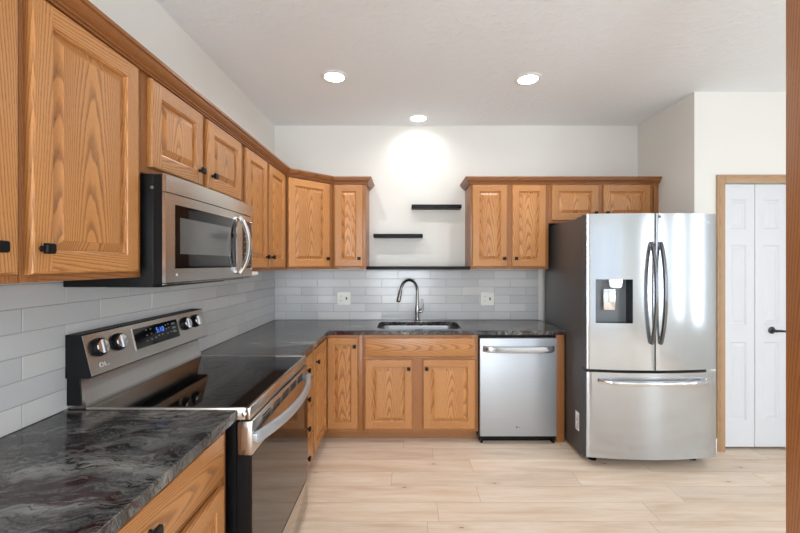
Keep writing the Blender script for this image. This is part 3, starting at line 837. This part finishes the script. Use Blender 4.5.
m = MB(); m.box(.335, .36, fr_y(.347)-.0010, fr_y(.347)+.001, 1.704, 1.710); m.box(.368, .398, fr_y(.383)-.0010, fr_y(.383)+.002, 1.704, 1.710); m.build('model_mark', MARK, rd)

# ------------------------------------------------------------------ range (local: x away from camera, -y into the room)
RY0, RY1 = 1.4045, 2.2075; RW = RY1-RY0
RXF = -.562                                    # cooktop front
t = thing('range', 'stainless electric range with a black glass cooktop and backguard controls', 'stove', (RXF, RY0, 0), RZ)
dep = lambda x: RXF-x                           # world x -> local y (positive towards the wall)
WB = dep(XL+.0105)                              # back of the range
m = MB(); m.box(.004, RW-.004, .052, WB, .02, .852); m.build('oven_body', BLACK, t)
for x in (.04, RW-.04):
    for y in (.10, WB-.08): m = MB(); m.lathe([(.02, 0), (.02, .0195)], (x, y, 0), (0, 0, 1), 14); m.build('levelling_foot', BLACK, t)
# cooktop: stainless rim + glass
m = MB(); zc0, zc1 = .853, .897
m.box(0, RW, 0, .018, zc0, zc1, 0, 0, .004); m.box(0, .012, .018, .595, zc0, zc1, 1, 0, .002); m.box(RW-.012, RW, .018, .595, zc0, zc1, 1, 0, .002); m.box(.012, RW-.012, .018, .595, zc0, .880)
m.build('cooktop_frame', STEEL_RANGE, t)
m = MB(); m.box(.0125, RW-.0125, .0185, .594, .8805, .8955); m.build('cooktop_glass', GLASSTOP, t)
for bx_, by_, br in ((.20, .17, .105), (.20, .43, .075), (RW-.20, .17, .095), (RW-.20, .43, .075), (RW/2, .46, .055)):
    m = MB(); n = 48; rr = [br, br-.003]
    for r_ in (br, br*.62):
        vs_ = [(bx_+q*math.cos(2*PI*k/n), by_+q*math.sin(2*PI*k/n), .8958) for q in (r_, r_-.003) for k in range(n)]
        m.faces(vs_, [(k, (k+1) % n, n+(k+1) % n, n+k) for k in range(n)])
    m.build('burner_ring', BURN, t)
m = MB(); m.lathe([(.008, 0), (.008, .003), (.004, .005)], (-.0001, .022, .874), (-1, 0, 0), 14); m.build('side_screw', CHROME, t)
# backguard (profile in local y,z extruded along x)
apron = [(dep(-1.158), .898), (dep(-1.162), .915), (dep(-1.172), .945), (dep(-1.178), .985), (dep(-1.178), 1.004), (dep(-1.224), 1.004), (dep(-1.224), .88), (dep(-1.158), .88)]
m = MB(); m.prism(apron, 0, .004, RW-.004, 0); m.build('backguard_apron', STEEL_RANGE, t)
T0, T1 = (dep(-1.132), 1.012), (dep(-1.168), 1.158)   # control panel bottom/top front
head = [T0, T1, (dep(-1.172), 1.162), (dep(-1.226), 1.162), (dep(-1.226), 1.005), (dep(-1.14), 1.005)]
m = MB(); m.prism(head, 0, -.006, RW+.014, 0); sidep = [(dep(-1.181), 1.0045), (dep(-1.226), 1.0045), (dep(-1.226), .905), (dep(-1.175), .905)]; m.prism(sidep, 0, .0, .0038, 0); m.prism(sidep, 0, RW-.0038, RW, 0); m.build('backguard_housing', BLACK, t)
tv = Vector((0, T1[0]-T0[0], T1[1]-T0[1])).normalized(); nv = Vector((0, -tv.z, tv.y)); P0 = Vector((0, T0[0], T0[1])); PH = math.hypot(T1[0]-T0[0], T1[1]-T0[1])
def onp(x, h, d): p = P0+tv*h+nv*d; return (x, p.y, p.z)
def pslab(m, x0, x1, h0, h1, d0, d1, mat=0):
    c = [onp(x, h, d) for d in (d0, d1) for x, h in ((x0, h0), (x1, h0), (x1, h1), (x0, h1))]
    m.faces(c, [(3, 2, 1, 0), (4, 5, 6, 7), (0, 1, 5, 4), (1, 2, 6, 5), (2, 3, 7, 6), (3, 0, 4, 7)], mat)
m = MB(); pslab(m, -.006, RW+.014, 0, PH, .0003, .0035); cp = m.build('control_panel', STEEL_RANGE, t)
m = MB(); pslab(m, .24, .555, .043, .130, .0036, .0052); pslab(m, .236, .24, .040, .133, .0036, .0056, 1); pslab(m, .555, .559, .040, .133, .0036, .0056, 1); 
for (x, h) in ((.315, .112), (.345, .112), (.315, .088), (.345, .090), (.31, .064), (.34, .066), (.37, .068), (.395, .073), (.42, .075), (.455, .112), (.475, .114), (.455, .094), (.475, .096), (.46, .072), (.485, .074)):
    pslab(m, x, x+.011, h, h+.005, .0053, .0057, 2)
for (x, h) in ((.505, .108), (.505, .088), (.505, .070)): pslab(m, x, x+.03, h, h+.010, .0053, .0057, 2)
ds = m.build('display', [GLASSTOP, STEEL_RANGE, MARKD], cp)
basis = Matrix(((1, 0, 0), (0, tv.y, nv.y), (0, tv.z, nv.z))).to_4x4()
mt = Matrix.Translation(Vector(onp(.415, .100, .0056))) @ basis
text_mesh('5:10', .034, 'clock_digits', BLUE, ds, mt, .0002)
nd = tuple(nv)
for x in (.052, .150, .625, .722):
    m = MB(); m.lathe([(.035, .0036), (.035, .0065), (.032, .007), (.032, .019), (.030, .0215)], onp(x, .096, 0), nd, 28); kb = m.build('control_knob', BLACKM, cp)
    m = MB(); m.lathe([(.028, .0217), (.026, .0245), (.020, .025)], onp(x, .096, 0), nd, 28); pslab(m, x-.005, x+.005, .070, .122, .025, .029); m.build('knob_face', CHROME, kb)
    m = MB(); pslab(m, x+.039, x+.047, .080, .112, .0036, .0042); m.build('knob_print', MARKD, cp)
m = MB(); m.tube([onp(.045+.008*math.cos(a), .030+.008*math.sin(a), .0042) for a in [2*PI*k/20 for k in range(20)]], .0013, 6); pslab(m, .060, .064, .023, .038, .0036, .0044); pslab(m, .064, .070, .023, .026, .0036, .0044); pslab(m, .074, .082, .023, .026, .0036, .0044); m.build('logo_mark', MARK, cp)
# oven door (front face at y = 0)
dY0, dY1 = -.006, .049
m = MB(); m.box(.003, RW-.003, dY0, dY1, .722, .846, 0, 0, .004); db = m.build('door_top_band', STEEL_RANGE, t)
m = MB()
for k in range(5):
    xa = .10+k*.125
    for j in range(3): m.box(xa, xa+.085, dY0-.0012, dY0+.002, .800+j*.012, .806+j*.012)
m.build('door_vents', SLOT, db)
m = MB(); m.box(.003, RW-.003, dY0+.006, dY1, .212, .721); m.build('oven_door', BLACK, t)
m = MB(); m.box(.003, RW-.003, dY0, dY0+.0055, .212, .7215); m.build('door_glass', OVENGLASS, t)
m = MB(); m.box(.0, .0028, dY0+.004, dY1-.004, .726, .842, 2, 0, .001); m.box(-.0012, 0.0, dY0+.016, dY1-.016, .745, .825); m.build('door_end_cap', STEEL_RANGE, t)
m = MB(); pts = []
for k in range(41):
    u = k/40*2-1
    pts.append((RW/2+u*(RW/2-.022), dY0-.012-.050*(1-u*u), .782-.006*(1-u*u)))
m.tube(pts, .0175, 14, 0, 1.25, .70, (0, -1, 0), True, 2.5)
for x in (.028, RW-.028): m.box(x-.014, x+.014, dY0-.014, dY0+.001, .768, .796, 0, 0, .002)
m.build('handle', STEEL_DW, t)
m = MB(); m.box(.003, RW-.003, dY0, dY1, .045, .202, 0, 0, .004); m.build('storage_drawer', STEEL_RANGE, t)

# ------------------------------------------------------------------ over-the-range microwave (local: x away, -y into room)
MY0, MY1 = 1.386, 2.165; MW = MY1-MY0; MXF = -.857
t = thing('microwave', 'stainless over-the-range microwave mounted under the short cabinet', 'microwave', (MXF, MY0, 1.335), RZ)
mb = dep  # noqa
md = lambda x: MXF-x
HZ = 1.7425-1.335
m = MB(); m.box(.002, MW-.002, .045, md(XL+.0105), .0, HZ, 2, 0, .003); m.box(.002, MW-.002, .012, .045, .008, HZ-.002); m.build('casing', BLACK, t)
m = MB(); m.lathe([(.006, 0), (.005, .003)], (.002, .05, HZ-.05), (-1, 0, 0), 12); m.build('side_screw', MARKD, t)
# front: vent band and door shell with a gentle bow
def bow(x): u = x/MW*2-1; return -.012*(1-u*u)
def bowed(m, x0, x1, z0, z1, dy0, dy1, mat=0, n=14):
    xs = [x0+(x1-x0)*i/n for i in range(n+1)]
    vs_ = [(x, bow(x)+dy, z) for dy in (dy0, dy1) for z in (z0, z1) for x in xs]; k = n+1; q = []
    for i in range(n):
        q += [(i, i+1, k+i+1, k+i), (2*k+i, 2*k+i+1, 3*k+i+1, 3*k+i), (i, i+1, 2*k+i+1, 2*k+i), (k+i, k+i+1, 3*k+i+1, 3*k+i)]
    q += [(0, k, 3*k, 2*k), (n, k+n, 3*k+n, 2*k+n)]
    m.faces(vs_, q, mat, 0)
ZD = HZ-.068
m = MB(); bowed(m, .0, MW, ZD+.003, HZ-.004, -.002, .012); bowed(m, .0, MW, HZ-.004, HZ, .003, .012); m.build('vent_band', STEEL_RANGE, t)
XD = .635
m = MB(); WX0, WX1, WZ0, WZ1 = .052, .560, .066, ZD-.036
bowed(m, 0, WX0, .016, ZD, 0, .012); bowed(m, WX1, XD, .016, ZD, 0, .012); bowed(m, WX0, WX1, .016, WZ0, 0, .012); bowed(m, WX0, WX1, WZ1, ZD, 0, .012)
dr = m.build('door', STEEL_RANGE, t)
m = MB(); bowed(m, WX0, WX1, WZ0, WZ1, .003, .010); m.build('window_glass', GLASSTOP, dr)
m = MB(); bowed(m, WX0+.035, WX1-.06, WZ0+.055, WZ1-.045, .0022, .003); m.build('window_mesh', MWGLASS, dr)
m = MB(); bowed(m, WX1-.012, WX1, WZ0-.002, WZ1+.002, -.003, .001); m.build('window_trim', CHROME, dr)
m = MB(); bowed(m, XD+.002, MW, .016, ZD, 0, .012, 0, 5); cpn = m.build('control_side', STEEL_RANGE, t)
m = MB(); bowed(m, XD+.006, MW-.014, .06, ZD-.03, -.0015, .0005, 0, 4); 
for i in range(3):
    for j in range(8):
        xa = XD+.022+i*.033; za = .075+j*.030; bowed(m, xa, xa+.014, za, za+.006, -.0021, -.0014, 1, 1)
m.build('keypad', [GLASSTOP, MARKD], cpn)
m = MB(); bowed(m, MW-.012, MW-.003, .055, ZD-.025, -.003, .0005, 0, 2); m.build('keypad_trim', CHROME, cpn)
m = MB(); pts = []
for k in range(25):
    u = k/24*2-1; pts.append((.590+.008*(1-u*u), bow(.6)-.006-.043*(1-u*u)**.9, (.03+ZD-.01)/2+u*(ZD-.055)/2))
m.tube(pts, .0125, 12, 0, 1.15, .9, (0, -1, 0), True, 2.5); m.build('handle', CHROME, dr)
m = MB(); m.lathe([(.005, 0), (.005, .001), (.003, .001), (.003, 0)], (.062, bow(.062), .043), (0, -1, 0), 18); m.build('logo_mark', MARK, dr)
m = MB(); m.prism([(-.004, .012), (-.012, .0145), (.012, .006), (.012, .012)], 0, 0, MW); m.build('bottom_lip', STEEL_RANGE, t)
m = MB(); m.box(.12, MW-.12, .10, .30, -.008, -.0005); m.build('grease_filter', BLACKM, t)

# small white fitting under the cabinet past the microwave
m = MB(); m.box(-.965, -.885, 2.245, 2.335, ZU0-.022, ZU0-.0008, 0, 0, .005)
tag(m.build('under_cabinet_fitting', PLASTIC), 'small white plastic fitting under the cabinet just past the microwave', 'fitting')
